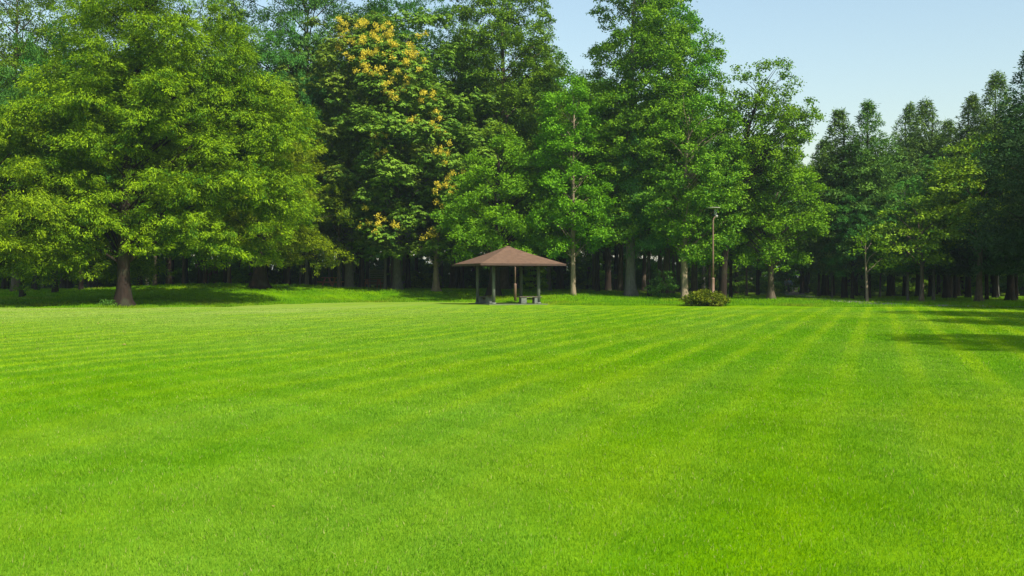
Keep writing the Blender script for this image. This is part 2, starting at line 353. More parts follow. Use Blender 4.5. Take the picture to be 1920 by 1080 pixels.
def envelope(rng, H, hb, rad, prof, n, lean=(0, 0), fy=1.0, cr=(.9, 1.5), cz=.6, shell=.72, lobes=.18, gap=.55):
    """clump centres through a crown volume; prof = radii at even heights from crown base to top"""
    prof = np.array(prof); ph = rng.uniform(0, 6.28, 6); out = []; pts = np.zeros((0, 3))
    tt = np.linspace(0, 1, len(prof)); cdf = np.cumsum(np.interp(np.linspace(0, 1, 60), tt, prof) ** 1.35 + .05); cdf /= cdf[-1]
    for i in range(n):
        best = None; bd = -1
        for _ in range(9):
            t = np.interp(rng.uniform(), cdf, np.linspace(0, 1, 60)); th = rng.uniform(0, 2 * np.pi)
            lob = 1 + lobes * (np.sin(2 * th + ph[0] + 4 * t) + .7 * np.sin(3 * th + ph[1] - 5 * t) + .6 * np.sin(5 * th + ph[2] + 9 * t)) * .6
            r = rad * np.interp(t, tt, prof) * lob; f = rng.uniform(.82, 1.0) if rng.uniform() < shell else rng.uniform(.25, .8)
            z = hb + (H - hb) * t; p = np.array([math.cos(th) * r * f + lean[0] * t, math.sin(th) * r * f * fy + lean[1] * t, z])
            gs = 1.35 if rad > 5 else 1.75
            gn = math.sin(gs * p[0] + ph[3] + 1.1 * math.sin(p[2] * .7 + ph[1])) + math.sin(gs * .9 * p[1] + ph[4]) + math.sin(gs * 1.05 * p[2] + ph[5] + 1.2 * math.sin(p[0] * .8 + ph[0]))
            if gn < -gap and _ < 8: continue
            d = 9 if not len(pts) else np.min(np.linalg.norm((pts - p) * np.array([1, 1, 1.3]), axis=1))
            if d > bd or best is None: bd, best, bt, bth = d, p, t, th
        pts = np.vstack([pts, best]); s = rng.uniform(*cr) * (.75 + .25 * math.sin(math.pi * min(1, bt + .25)))
        out.append([*best, math.cos(bth), math.sin(bth), s, s * cz, rng.normal(0, .13)])
    return np.array(out)
def massed(rng, H, hb, rad, prof, n, mr=(1.8, 3.0), k=6.0, core=.25, flat=.72, sub=(.32, .46), **kw):
    """a crown of big rounded leaf masses, each carrying clumps over its top and outer side, with gaps between"""
    ms = envelope(rng, H, hb, rad, prof, n, cr=mr, cz=1, gap=9, **kw); out = []
    for m in ms:
        R_ = m[5]; nk = max(5, int(k * R_)); o = np.array([m[3], m[4], 0]); tone = rng.normal(0, .08)
        for i in range(nk):
            v = rng.normal(0, 1, 3) + o * .55 + np.array([0, 0, .45]); v /= np.linalg.norm(v)
            if v[2] < -.3: v[2] *= -1
            p = m[:3] + v * R_ * rng.uniform(.68, 1.0) * np.array([1, 1, flat]); p[2] -= .16 * R_ * (v[0] ** 2 + v[1] ** 2)
            s = R_ * rng.uniform(*sub); out.append([*p, v[0], v[1], s, s * .62, tone + rng.normal(0, .08)])
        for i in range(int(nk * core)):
            v = rng.normal(0, .28, 3); s = R_ * .42; out.append([*(m[:3] + v * R_), o[0], o[1], s, s * .7, tone - .12])  # inner clumps get a darker leaf tone, shade painted into the core
    return np.array(out)
def mas(seed, *a, **k): return massed(np.random.default_rng(seed), *a, **k)
def whorls(rng, H, hb, rad, step=.6, per=10, power=.9, droop=.2, size=.62, lean=(0, 0)):
    out = []; z = hb
    while z < H - .25:
        t = (z - hb) / (H - hb); Lb = min(rad, (.37 + .12 * power) * (H - z) + .05) * (.6 + .4 * min(1, t * 5 + .3)); th0 = rng.uniform(0, 6.28)
        out.append([lean[0] * t, lean[1] * t, z, 1, 0, .12 + .6 * min(1, 2 * (1 - t)), .32, -.1])
        m = per if t < .8 else 7
        for k in range(m):
            th = th0 + 6.283 * k / m + rng.normal(0, .25); L_ = max(.12, Lb * rng.uniform(.5, 1.25)); nseg = max(1, int(L_ / (size * 1.15)))
            for s in range(nseg):
                f = (s + 1) / nseg; rr = L_ * f
                out.append([math.cos(th) * rr + lean[0] * t, math.sin(th) * rr + lean[1] * t, z - droop * rr + .10 * rr * f + rng.normal(0, .06), math.cos(th), math.sin(th), size * (1.15 - .45 * f) * (1 - .65 * t * t) * rng.uniform(.8, 1.2), size * .42, rng.normal(0, .12)])
        z += step * (1 - .6 * t) * rng.uniform(.8, 1.2)
    out.append([lean[0], lean[1], H - .15, 0, 0, .22, .45, 0]); return np.array(out)
def trunk_mesh(rng, H, r0, clumps, lean=(0, 0), hb=3, top=.88, flare=1.7, bend=.25, limb_every=2, limb_r=.08, forks=None, conifer=False):
    mb = MB(); ph = rng.uniform(0, 6.28, 4); ns = 15
    def axis(t):
        return Vector((lean[0] * t * t * .9 + bend * math.sin(2.6 * t + ph[0]) * t, lean[1] * t * t * .9 + bend * math.sin(3.1 * t + ph[1]) * t, t * H))
    ts = [0, .008, .02, .045, .08] + list(np.linspace(.14, top, ns)); off = axis(0)
    rad = [r0 * ((1 + (flare - 1) * math.exp(-t * H / .45)) * (1 - t) ** .8 + .02) for t in ts]
    pts = [axis(t) - off - Vector((0, 0, .15 if i == 0 else 0)) for i, t in enumerate(ts)]
    lob = lambda i, k: 1 + (.16 * math.sin(k * 2 * math.pi / 12 * 4 + ph[2]) + .1 * math.sin(k * 2 * math.pi / 12 * 3 + ph[3])) * math.exp(-ts[i] * H / .7) + .05 * math.sin(i * 2.3 + k * 1.9)
    mb.tube(pts, rad, 12, lob)
    limb_every = max(limb_every, len(clumps) // 60)
    for i, c in enumerate(clumps):
        if i % limb_every: continue
        e = Vector(c[:3]); hd = math.hypot(e.x, e.y)
        t0 = np.clip((e.z - (0.0 if conifer else .55) * hd - (0 if conifer else .5)) / H, hb * .8 / H, top)
        a = axis(t0) - off; m1 = a.lerp(e, .4) + Vector((rng.normal(0, .12), rng.normal(0, .12), .12 * hd * (0 if conifer else 1))); m2 = a.lerp(e, .75) + Vector((rng.normal(0, .12), rng.normal(0, .12), .08 * hd * (0 if conifer else 1)))
        rl = min(limb_r * (.45 + .12 * hd), r0 * .6 * (1 - t0) + .02)
        mb.tube([a, m1, m2, m2.lerp(e, .5)], [rl, rl * .6, rl * .3, rl * .12], 5, cap=False)
    return mb
def tree_object(name, px, D, label, cat, clumps, style, leaf, bark, H, r0, seed, hb=3, group=None, dens=1.0, trunk_kw=None, blossoms=None, xy=None):
    rg = np.random.default_rng(seed); X, Y = xy or at(px, D)
    root = empty(name, (X, Y, G(X, Y)), label, cat, group)
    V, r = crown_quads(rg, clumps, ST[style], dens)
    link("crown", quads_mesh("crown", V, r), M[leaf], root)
    trunk_mesh(rg, H, r0, clumps, hb=hb, **(trunk_kw or {})).build("trunk", M[bark], root, smooth=True)
    if blossoms is not None:
        n = len(blossoms); blossoms = (blossoms[:, None, :] + rg.normal(0, 1, (n, 5, 3)) * np.array([.48, .3, .42])).reshape(-1, 3); n = len(blossoms); k = 60; sp = np.repeat(blossoms, k, 0); N_ = n * k
        v = nrm(rg.normal(0, 1, (N_, 3))) * rg.uniform(.1, 1, (N_, 1)) * np.array([.33, .33, .27]); 
        v[:, 2] += .25 * np.cos(np.linalg.norm(v[:, :2], axis=1) * 3)
        d = nrm(rg.normal(0, .6, (N_, 3)) + np.array([0, 0, .5])); V = leaf_quads(sp + v, d, nrm(rg.normal(0, 1, (N_, 3))), rg.uniform(.08, .16, N_), rg.uniform(.05, .09, N_))
        link("blossom", quads_mesh("blossom", V, rg.uniform(0, .9, N_)), M['flower'], root)
    return root
def H_of(D, ytop): return (HY - ytop) / (F / D) + EYE

def env(seed, *a, **k): return envelope(np.random.default_rng(seed), *a, **k)
def copy_tree(root, px, D, label, cat, group=None, scale=1.0, rz=0.0, sz=None, xy=None):
    r = root.copy(); C.objects.link(r); X, Y = xy or at(px, D); r.location = (X, Y, G(X, Y)); r.rotation_euler = (0, 0, rz); r.scale = (scale, scale, sz or scale)
    tag(r, label, cat)
    if group: r['group'] = group
    elif 'group' in r: del r['group']
    for ch in list(root.children):
        c = ch.copy(); C.objects.link(c); c.parent = r
    return r

# --- the hero trees, left to right
D = 63.5
cl = mas(11, 23.5, 2.7, 7.0, [.92, 1, 1.0, .97, .94, .88, .80, .70, .58, .42, .18], 108, mr=(1.5, 2.8), lean=(-.6, 1), fy=.68, lobes=.22, shell=.85)
cl[:, 0] += .5; cl[:, 1] += 3.6
fr_ = mas(311, 18, 3.6, 2.3, [1, 1, 1, 1, .9], 13, mr=(1.3, 2.0), fy=.4, shell=.5); fr_[:, 1] -= .9; cl = np.vstack([cl, fr_])
cl2 = mas(111, 13.5, 2.2, 4.5, [.8, 1, 1, .88, .65, .35], 44, mr=(1.3, 2.2), lobes=.2, shell=.8); cl2[:, 0] += .5
tree_object("broadleaf_tree", 232, 62.3, "huge yellow green tree with drooping leaves and a thick dark trunk at the lawn edge", "tree", cl, 'oak', 'oak', 'bark_dark', 21.5, .36, 11, hb=3, dens=1.25, trunk_kw=dict(lean=(.5, 5), limb_every=3, limb_r=.08, flare=2.0))
tree_object("broadleaf_tree", 486, 80, "yellow green drooping tree behind the grass mound, right of the huge tree", "tree", cl2, 'oak', 'oak', 'bark_dark', 14.5, .48, 111, hb=3, trunk_kw=dict(lean=(.6, 0), flare=1.8))
cl = mas(12, 10.8, 2.0, 4.9, [.8, 1, .98, .85, .6, .25], 40, mr=(1.3, 2.2), fy=.8, shell=.8)
tree_object("broadleaf_tree", -35, 61.8, "yellow green drooping tree cut by the photo's left edge, dark trunk", "tree", cl, 'oak', 'oak', 'bark_dark', 10.8, .5, 12, hb=2.5, dens=1.2, trunk_kw=dict(lean=(1, 0), flare=1.9))
cl = env(13, 30, 6, 7.0, [.6, .95, 1, .95, .9, .8, .5], 250, cr=(1, 1.7), cz=.6, shell=.6)
tree_object("broadleaf_tree", 30, 84, "tall loose olive green tree with sky gaps behind the leftmost crown", "tree", cl, 'fine', 'oak2', 'bark_mid', 25, .3, 13, hb=6)
cl = env(14, 34, 4, 7.2, [.6, .95, 1, 1, .95, .85, .5], 330, cr=(1, 1.9))
tree_object("broadleaf_tree", 575, 96, "very tall dark green tree rising behind the yellow green one", "tree", cl, 'fine', 'dark', 'bark_dark', 27, .4, 14, hb=5, dens=1.1)
cl = mas(15, 21.5, 3.2, 5.8, [.55, .75, .95, 1, 1, .96, .88, .7, .4], 85, mr=(1.2, 2.1), k=6.5, shell=.8)
tree_object("chestnut_tree", 655, 88, "dull green large leaved tree without flowers, pale trunk beside the yellow green tree", "tree", cl, 'broad', 'broad', 'bark_grey', 21.5, .36, 15, hb=4.5, dens=1.1, trunk_kw=dict(flare=1.3))
rg = np.random.default_rng(16)
cl = mas(16, 21.0, 3.0, 6.4, [.5, .72, .9, 1, .98, .92, .84, .7, .42], 95, mr=(1.2, 2.1), k=6.5, lean=(-.4, 0), shell=.8); cl[:, 0] += .9
s = F / 86.0
fp = [(642, 62), (655, 78), (682, 72), (700, 96), (725, 88), (748, 92), (790, 108), (800, 138), (745, 118), (708, 150), (718, 168), (742, 182), (712, 120), (780, 180), (690, 130), (728, 275), (832, 248), (828, 262), (852, 365), (850, 392), (708, 418), (736, 432), (830, 452), (770, 128), (815, 205), (845, 300), (798, 262), (866, 335), (760, 205), (670, 110), (775, 150), (655, 95), (722, 290)]
bl = []
for (x, y) in fp:
    X = (x - 745) / s; Z = (HY - y) / s + EYE - .7; dd = 6.6 * (1 - ((Z - 10.5) / 13) ** 2) ** .5 if abs(Z - 10.5) < 13 else 1.5
    rr = max(1.2, dd); yy = -math.sqrt(max(.3, rr * rr - min(abs(X - .9), rr * .97) ** 2)); yy = max(yy, -5.8) - .8
    bl.append((X * (87 + yy) / 87, yy, Z))
    if X < -2.2: continue
    cl = np.vstack([cl, [X, yy + .75, Z - .5, 0, -1, 1.0, .5, 0]])
tree_object("golden_rain_tree", 745, 87, "dull green tree with orange yellow flower clusters left of the shelter", "tree", cl, 'broad', 'broad', 'bark_grey', 21.0, .33, 16, hb=4.2, dens=1.1, trunk_kw=dict(flare=1.5), blossoms=np.array(bl))
cl = env(17, 6.6, 2.4, 2.1, [.5, .9, 1, .8, .4], 20, cr=(.6, .9), cz=.55)
tree_object("golden_rain_tree", 818, 85, "small leaning tree with brown trunk and low leaves close left of the shelter", "tree", cl, 'broad', 'broad', 'bark_tan', 6.6, .24, 17, hb=2.2, trunk_kw=dict(lean=(.7, 0)))
cl = env(18, 27.5, 5, 5.2, [.8, .95, 1, 1, .95, .85, .7, .4], 190, cr=(1, 1.6), cz=.45, shell=.8, lobes=.3)
tree_object("zelkova_tree", 762, 99, "blue green feathery topped tree behind the flowering tree", "tree", cl, 'feather', 'feather', 'bark_mid', 26.5, .35, 18, hb=5, dens=1.2)
cl = env(19, 26.5, 6, 4.6, [.8, .95, 1, 1, .9, .8, .6, .35], 140, cr=(1, 1.5), cz=.45, shell=.8, lobes=.3)
tree_object("zelkova_tree", 850, 101, "blue green feathery tree right of the flowering tree's top", "tree", cl, 'feather', 'feather', 'bark_mid', 22.5, .3, 19, hb=6, dens=1.2)
cl = mas(20, 31, 4, 4.9, [.8, .95, 1, 1, 1, .95, .88, .78, .6, .3], 135, mr=(1.1, 1.8), k=6.5, flat=.85, lobes=.25)
tree_object("tulip_tree", 945, 92, "very tall leafy tree directly above the shelter roof", "tree", cl, 'tulip', 'tulip', 'bark_mid', 27, .4, 20, hb=4, dens=1.2)
cl = mas(21, 11.2, 3, 3.7, [.8, 1, 1, .95, .8, .55, .2], 52, mr=(.9, 1.5), k=7, shell=.8); cl[:, 0] += .5
tree_object("broadleaf_tree", 926, 80, "light green tree with thick dark flared trunk seen through the shelter", "tree", cl, 'tulip', 'tulip_y', 'bark_dark', 11.2, .42, 21, hb=3, dens=1.1, trunk_kw=dict(flare=1.7, lean=(.8, 0)))
cl = env(22, 8.5, 2.6, 1.9, [.7, 1, .9, .6, .3], 26, cr=(.6, 1.0), cz=.6); cl[:, 0] += 1.0
tree_object("broadleaf_tree", 1028, 87, "small tree with pale trunk leaning right behind the shelter", "tree", cl, 'tulip', 'tulip', 'bark_grey', 8.5, .2, 22, hb=3, trunk_kw=dict(lean=(1.6, 0)))
cl = mas(23, 15.5, 3.2, 2.3, [.6, .95, 1, .92, .85, .8, .7, .55, .3], 58, mr=(.8, 1.2), k=8, flat=.85, lobes=.3)
tree_object("tulip_tree", 1075, 78, "slender light green columnar tree with straight tan trunk right of the shelter", "tree", cl, 'tulip', 'tulip_y', 'bark_tan', 14.6, .18, 23, hb=3.2, dens=1.1, trunk_kw=dict(flare=1.15, bend=.1, limb_r=.05))
cl = mas(24, 27, 4.2, 3.3, [.55, .75, .95, 1, .98, .95, .92, .85, .75, .5], 120, mr=(1.0, 1.6), k=7, flat=.9, lobes=.28, shell=.65, lean=(1.3, 0))
tree_object("tulip_tree", 1182, 80, "tall ragged tree with the stout grey flared trunk standing clear", "tree", cl, 'tulip', 'tulip', 'bark_grey', 22.3, .38, 24, hb=5, dens=1.05, trunk_kw=dict(flare=1.6, bend=.15))
cl = mas(25, 24.3, 4.2, 3.1, [.7, .9, 1, .95, .85, .8, .78, .75, .65, .4], 95, mr=(.9, 1.5), k=7, flat=.9, lobes=.3, shell=.6)
tree_object("tulip_tree", 1250, 84, "tall open crowned tree leaning slightly, between the grey and tan trunks", "tree", cl, 'tulip', 'tulip', 'bark_mid', 21.6, .28, 25, hb=5, trunk_kw=dict(lean=(1.8, 0), bend=.2))
cl = env(26, 22.4, 5, 2.3, [.8, 1, .9, .85, .8, .78, .75, .65, .4], 115, cr=(.6, 1.1), cz=.75, lobes=.3, shell=.55); cl[:, 0] += .4
tree_object("tulip_tree", 1302, 86, "tall thin crowned tree rising behind the lamp post", "tree", cl, 'tulip', 'tulip', 'bark_mid', 20.4, .24, 26, hb=6)
cl = mas(27, 14.5, 2.8, 3.0, [.5, .7, .9, 1, .95, .9, .7, .4], 60, mr=(.9, 1.4), k=7, flat=.85, lobes=.25); cl[:, 0] += .8
tree_object("broadleaf_tree", 1284, 77, "mid height tree with smooth tan trunk left of the round shrub", "tree", cl, 'tulip', 'tulip', 'bark_tan', 13.5, .24, 27, hb=3.4, trunk_kw=dict(flare=1.4, lean=(.4, 0)))
cl = env(28, 17, 8.2, 2.7, [.55, .85, 1, 1, .85, .5], 96, cr=(.6, 1.05), cz=.65, lobes=.35, shell=.55); cl[:, 0] += 3.0
cl = np.vstack([cl, env(128, 12.5, 5, 1.5, [.6, 1, .9, .5], 24, cr=(.5, .9), cz=.6) + np.array([1.2, 0, 0, 0, 0, 0, 0, 0])])
ex = env(228, 13.2, 11.3, 1.0, [.8, 1, .6], 12, cr=(.45, .75), cz=.55); ex[:, 0] += 5.2; cl = np.vstack([cl, ex])
tree_object("broadleaf_tree", 1356, 79, "airy tree whose dark trunk leans right under a ragged crown against the sky", "tree", cl, 'tulip', 'tulip', 'bark_dark', 17, .26, 28, hb=5, trunk_kw=dict(lean=(3.6, 0), bend=.15, flare=1.3))
cl = mas(29, 11.6, 2.6, 3.1, [.55, .85, 1, 1, .9, .7, .35], 55, mr=(.9, 1.4), k=7, lobes=.25)
tree_object("broadleaf_tree", 1446, 81, "rounded bright yellow green tree at the edge of the dark conifers", "tree", cl, 'tulip', 'tulip_y', 'bark_mid', 11.6, .22, 29, hb=3)
# --- conifers on the right
def conifer(px, D, ytop, rpx, label, seed, leaf='conifer', hb=2.6, **k):
    H = H_of(D, ytop); rad = 1.15 * rpx / (F / D); cl = whorls(np.random.default_rng(seed), H, hb, rad, lean=(math.sin(seed * 2.3) * .6, 0), **k)
    return tree_object("conifer_tree", px, D, label, "conifer", cl, 'needle', leaf, 'bark_dark', H, .15 + H * .005, seed, hb=hb, dens=1.5, trunk_kw=dict(top=.97, conifer=True, bend=.05, limb_r=.03, flare=1.3, limb_every=3))
conifer(1583, 87, 208, 72, "dark conifer with two neighbours, leftmost and slightly lower peak of the conifers", 40)
conifer(1627, 85, 190, 74, "dark conifer with pointed top standing beside the lowest conifer peak", 41)
conifer(1697, 104, 195, 52, "slim pale distant conifer spire standing alone against the sky", 42, power=1.0)
conifer(1746, 96, 188, 66, "dark conifer between the slim pale spire and the broad double topped group", 43)
conifer(1815, 93, 180, 70, "broad shaggy conifer right of centre in the conifer row", 44, power=.75)
conifer(1866, 90, 138, 78, "tallest tapering conifer close to the photo's right edge", 45)
conifer(1945, 74, 95, 95, "very dark conifer cut by the photo's right edge", 46, leaf='cedar')
conifer(1670, 98, 290, 66, "short dark conifer filling the dip between taller ones", 47)
conifer(1550, 97, 262, 60, "lower dark conifer at the left end of the conifer row, below its first peak", 48)
conifer(1782, 100, 225, 64, "conifer whose tip stands lower between the shaggy one and its left neighbour", 49)
for (px, Dd, H, rad, lab, sd) in ((1545, 102, 12.2, 4.6, "dark rounded tree filling in below the leftmost conifer peaks", 57), (1668, 103, 13.2, 4.8, "dark rounded tree below the slim pale spire on its left", 58), (1722, 101, 13.5, 4.6, "dark rounded tree between the slim pale spire and its right neighbour, lower than both", 59), (1795, 104, 15.0, 5.0, "dark rounded tree behind the brightest yellow green layered tree", 66)):
    cl = env(sd, H, 3, rad, [.8, 1, 1, .9, .7, .35], 95, cr=(.8, 1.5), cz=.5)
    tree_object("woodland_tree", px, Dd, lab, "tree", cl, 'needle', 'conifer', 'bark_dark', H, .25, sd, hb=3, dens=1.2)
cl = env(50, 11.3, 4.2, 3.2, [.7, 1, .95, .8, .6, .3], 64, cr=(.9, 1.5), cz=.25, lobes=.3, shell=.85)
tree_object("maple_tree", 1835, 75, "bright yellow green tree with flat leaf layers before the dark conifers", "tree", cl, 'pad', 'maple', 'bark_mid', 11.3, .2, 50, hb=4, dens=1.2)
cl = env(51, 6.9, 2.8, 2.9, [.8, 1, .8, .45], 36, cr=(.7, 1.2), cz=.22, lobes=.3, shell=.85)
tree_object("maple_tree", 1728, 74, "low spreading yellow green tree with tiered pads and thin tan trunk", "tree", cl, 'pad', 'maple', 'bark_mid', 6.9, .14, 51, hb=3, dens=1.2)
cl = env(52, 4.8, 2.2, 1.3, [.8, 1, .6], 10, cr=(.45, .7), cz=.3)
tree_object("maple_tree", 1626, 75, "young thin pale trunked tree with a few light leaf pads", "tree", cl, 'pad', 'tulip_y', 'bark_tan', 4.8, .1, 52, hb=2.2, trunk_kw=dict(flare=1.2))
for (px, Dd, H, rad, lab, sd) in ((1895, 80, 11.5, 4.6, "very dark broad evergreen whose skirts shade the lawn's right corner", 53), (1775, 87, 7.0, 3.0, "dark low evergreen with spreading boughs below the bright layered tree", 54), (1990, 66, 13, 5, "dark evergreen just past the right edge of the lawn", 55)):
    cl = env(sd, H, 2.3, rad, [.8, 1, .95, .85, .7, .5, .2], int(rad * 26), cr=(.7, 1.2), cz=.35, lobes=.25)
    tree_object("evergreen_tree", px, Dd, lab, "evergreen tree", cl, 'needle', 'cedar', 'bark_dark', H, .26, sd, hb=2.4, dens=1.4)
cl = env(56, 15.6, 7, 5.2, [.6, 1, 1, .8, .4], 75, cr=(.8, 1.4), cz=.4)
tree_object("broadleaf_tree", 1510, 124, "distant flat topped tree in the gap left of the conifers", "tree", cl, 'fine', 'feather', 'bark_dark', 15.6, .3, 56, hb=5)
# tall trees beyond the right edge that throw the long shadows on the lawn
for (x, y, H, sd) in ((22.8, 14.8, 19, 60), (27.2, 29.5, 16, 61), (30.5, 38.5, 19, 62), (36.5, 49, 18, 63), (34.5, 56.5, 17, 64)):
    cl = env(sd, H, 2.0, 4.0, [.7, 1, 1, .95, .9, .8, .5], 210, cr=(1, 1.7), cz=.6)
    tree_object("broadleaf_tree", 0, 0, "tall tree standing outside the picture to the right of the lawn", "tree", cl, 'fine', 'dark', 'bark_mid', H, .3, sd, hb=2.5, dens=1.0, group="trees beyond the right edge", xy=(x, y))

# --- woodland behind: prototypes, then copies
def proto(sd, H, hb, rad, leaf, style, bark, n, r0, lean=(0, 0)):
    cl = env(sd, H, hb, rad, [.6, .9, 1, .95, .85, .6, .3], n, cr=(.9, 1.6), cz=.55)
    return tree_object("woodland_tree", 0, 0, WL, "tree", cl, style, leaf, bark, H, r0, sd, hb=hb, group="woodland trees behind the front row", xy=(0, 150 + sd), trunk_kw=dict(lean=lean, flare=1.4))
WL = ""
WLS = ["shaded woodland tree with dark brown trunk and dense dark green crown", "shaded woodland tree with brown trunk and olive green crown",
       "shaded woodland tree with thick dark trunk and bluish green crown", "shaded woodland tree with greyish trunk and large leaved dark crown"]
WGS = ["dark green woodland trees behind the front row", "olive woodland trees behind the front row", "bluish green woodland trees behind the front row", "grey trunked woodland trees behind the front row"]
protos = [proto(70, 16, 3.8, 4.2, 'dark', 'fine', 'bark_dark', 80, .24), proto(71, 15, 4.0, 4.0, 'oak2', 'fine', 'bark_mid', 75, .2, (1, 0)),
          proto(72, 17, 3.6, 4.3, 'feather', 'tulip', 'bark_dark', 80, .27), proto(73, 15.5, 4.2, 3.8, 'dark', 'broad', 'bark_grey', 70, .19, (-1, 0))]
random.seed(4)
spots = [(42, 74), (70, 88), (103, 80), (130, 92), (152, 84), (180, 95), (262, 90), (290, 86), (318, 88), (345, 93), (385, 87), (430, 86), (470, 92), (540, 86), (575, 88), (590, 91), (636, 87), (645, 92), (680, 95), (722, 88), (736, 90), (765, 94), (860, 96), (1000, 98), (1120, 86), (1140, 98), (1217, 79), (1240, 84), (1262, 86), (1330, 92), (1370, 84), (1400, 95),
         (1535, 96), (1560, 90), (1598, 84), (1650, 92), (1702, 78), (1750, 79), (1790, 86), (1850, 80), (1905, 82)]
for row, (Dr, st) in enumerate(((106, 62), (118, 58), (132, 54), (150, 50))):
    for px in np.arange(-190 + row * 20, 2120, st):
        if 1452 < px < 1512 and Dr < 134: continue
        spots.append((px + random.uniform(-16, 16), Dr + random.uniform(-4, 4)))
skyx = [-200, 650, 700, 830, 1040, 1075, 1100, 1400, 1460, 1530, 1560, 1700, 1760, 2100]; skyy = [40, 40, 90, 60, 90, 240, 120, 260, 330, 335, 330, 330, 280, 200]
first = True; used = set()
for i, (px, Dd) in enumerate(spots):
    k = random.choice((0, 1, 2, 3)) if px < 1420 else random.choice((0, 0, 2, 3)); pr = protos[k]
    ym = float(np.interp(px, skyx, skyy)); hmax = H_of(Dd, ym); h0 = (16, 15, 17, 15.5)[k]; sz = min(1.35, hmax / h0 * random.uniform(.88, 1.0)); sz = max(sz, .5); sx = min(1.15, max(.8, sz)) * random.uniform(.9, 1.05) * (.62 if Dd < 98 else 1)
    if k not in used:
        used.add(k); pr['label'] = WLS[k]; pr['group'] = WGS[k]; X, Y = at(px, Dd); pr.location = (X, Y, G(X, Y)); pr.scale = (sx, sx, sz); pr.rotation_euler[2] = random.uniform(0, 6.28)
    else:
        copy_tree(pr, px, Dd, WLS[k], "tree", WGS[k], sx, random.uniform(0, 6.28), sz)
# ------------------------------------------------------------------ shrubs
def bush(name, px, D, w_, h_, leaf, style, label, cat, seed, n=22, group=None, dens=1.6, flat=.5):
    rg = np.random.default_rng(seed)
    cl = env(seed, h_, .12, w_ / 2, [.85, 1, .85, .5], n, cr=(w_ * .13, w_ * .2), cz=flat, shell=.75)
    X, Y = at(px, D); root = empty(name, (X, Y, G(X, Y)), label, cat, group)
    st = dict(ST[style]); st['L'] *= .62; st['W'] *= .7; st['jit'] = .07; st['ks'] = 90
    V, r = crown_quads(rg, cl, st, dens)
    link("foliage", quads_mesh("foliage", V, r), M[leaf], root)
    mb = MB()
    for c in cl[::2]: mb.tube([(0, 0, -.05), (c[0] * .35, c[1] * .35, c[2] * .5), tuple(c[:3])], [.035, .025, .008], 5)
    mb.build("stem", M['bark_dark'], root, True); return root
bush("round_shrub", 1326, 65, 2.15, .86, 'shrub', 'pad', "low rounded golden green shrub on the lawn edge below the lamp post", "shrub", 80, 34, flat=.4)
bush("small_shrub", 202, 62.0, 1.0, .32, 'dark', 'fine', "small dark plant at the foot of the huge tree's trunk", "plant", 81, 10)
bush("leafy_shrub", 1242, 77.5, 1.7, 1.9, 'dark', 'fine', "dark green upright shrub between the trunks left of the golden shrub", "shrub", 82, 24)
bush("leafy_shrub", 1003, 82, 1.7, 2.2, 'tulip', 'tulip', "leafy sapling seen between the right posts of the shelter", "shrub", 83, 22)
bush("leafy_shrub", 788, 97, 3.2, 1.4, 'tulip_y', 'tulip', "sunlit bright green bush in the clearing left of the shelter", "shrub", 84, 22)
bush("leafy_shrub", 462, 92, 2.6, 1.7, 'tulip', 'tulip', "green bush lit between dark trunks behind the grass mound", "shrub", 85, 18)
bush("leafy_shrub", 172, 108, 3.0, 2.4, 'tulip_y', 'tulip', "pale green bush glowing far behind the huge tree", "shrub", 86, 18)
U = "dark green undergrowth bush in the shade between the far trunks"; U2 = "lighter green rounded undergrowth bush between the far trunks"
ub = bush("undergrowth_bush", 900, 112, 4.4, 3.2, 'dark', 'fine', U, "bush", 87, 26, group="undergrowth bushes in the far shade", dens=.7)
ub2 = bush("undergrowth_bush", 1100, 116, 4.6, 3.6, 'tulip', 'tulip', U2, "bush", 88, 26, group="lighter undergrowth bushes in the far shade", dens=.7)
random.seed(9)
for Dr, stp, sc in ((114, 95, .8), (136, 58, 1.3), (158, 46, 2.1)):
    for px in np.arange(-180, 2100, stp):
        if Dr == 114 and (1120 < px < 1260 or 60 < px < 210 or 1440 < px < 1520): continue
        if Dr == 136 and (1100 < px < 1215): continue
        s_ = sc * random.uniform(.8, 1.2)
        bb = random.choice((ub, ub2))
        copy_tree(bb, px + random.uniform(-20, 20), Dr + random.uniform(-4, 4), bb['label'], "bush", bb['group'], s_, random.uniform(0, 6.28), s_ * random.uniform(.8, 1.2))

# ------------------------------------------------------------------ path
pp = [(2100, 60.6), (1990, 61), (1920, 61.6), (1800, 63.2), (1700, 66), (1630, 71), (1575, 78), (1530, 88), (1500, 102), (1484, 122), (1474, 150)]
pc = [Vector((*at(*p), 0)) for p in pp]; pts = []
for i in range(len(pc) - 1):
    p0, p1, p2, p3 = pc[max(i - 1, 0)], pc[i], pc[i + 1], pc[min(i + 2, len(pc) - 1)]
    for k in range(12):
        t = k / 12; pts.append(.5 * ((2 * p1) + (p2 - p0) * t + (2 * p0 - 5 * p1 + 4 * p2 - p3) * t * t + (3 * p1 - p0 - 3 * p2 + p3) * t ** 3))
mb = MB(); vs = []; fs = []
for i, p in enumerate(pts):
    d = (pts[min(i + 1, len(pts) - 1)] - pts[max(i - 1, 0)]).normalized(); s_ = Vector((-d.y, d.x, 0))
    for k in (-1, -.33, .33, 1):
        q_ = p + s_ * k * .95; vs.append((q_.x, q_.y, G(q_.x, q_.y) + .035))
for i in range(len(pts) - 1):
    for k in range(3): fs.append((i * 4 + k, i * 4 + k + 1, i * 4 + k + 5, i * 4 + k + 4))
mb.poly(vs, fs); pa = mb.build("path", plain("worn path", (.16, .14, .12), (.27, .24, .21), 3, .95, .4)); tag(pa, "grey brown footpath winding into the shaded wood", "path", kind='structure')

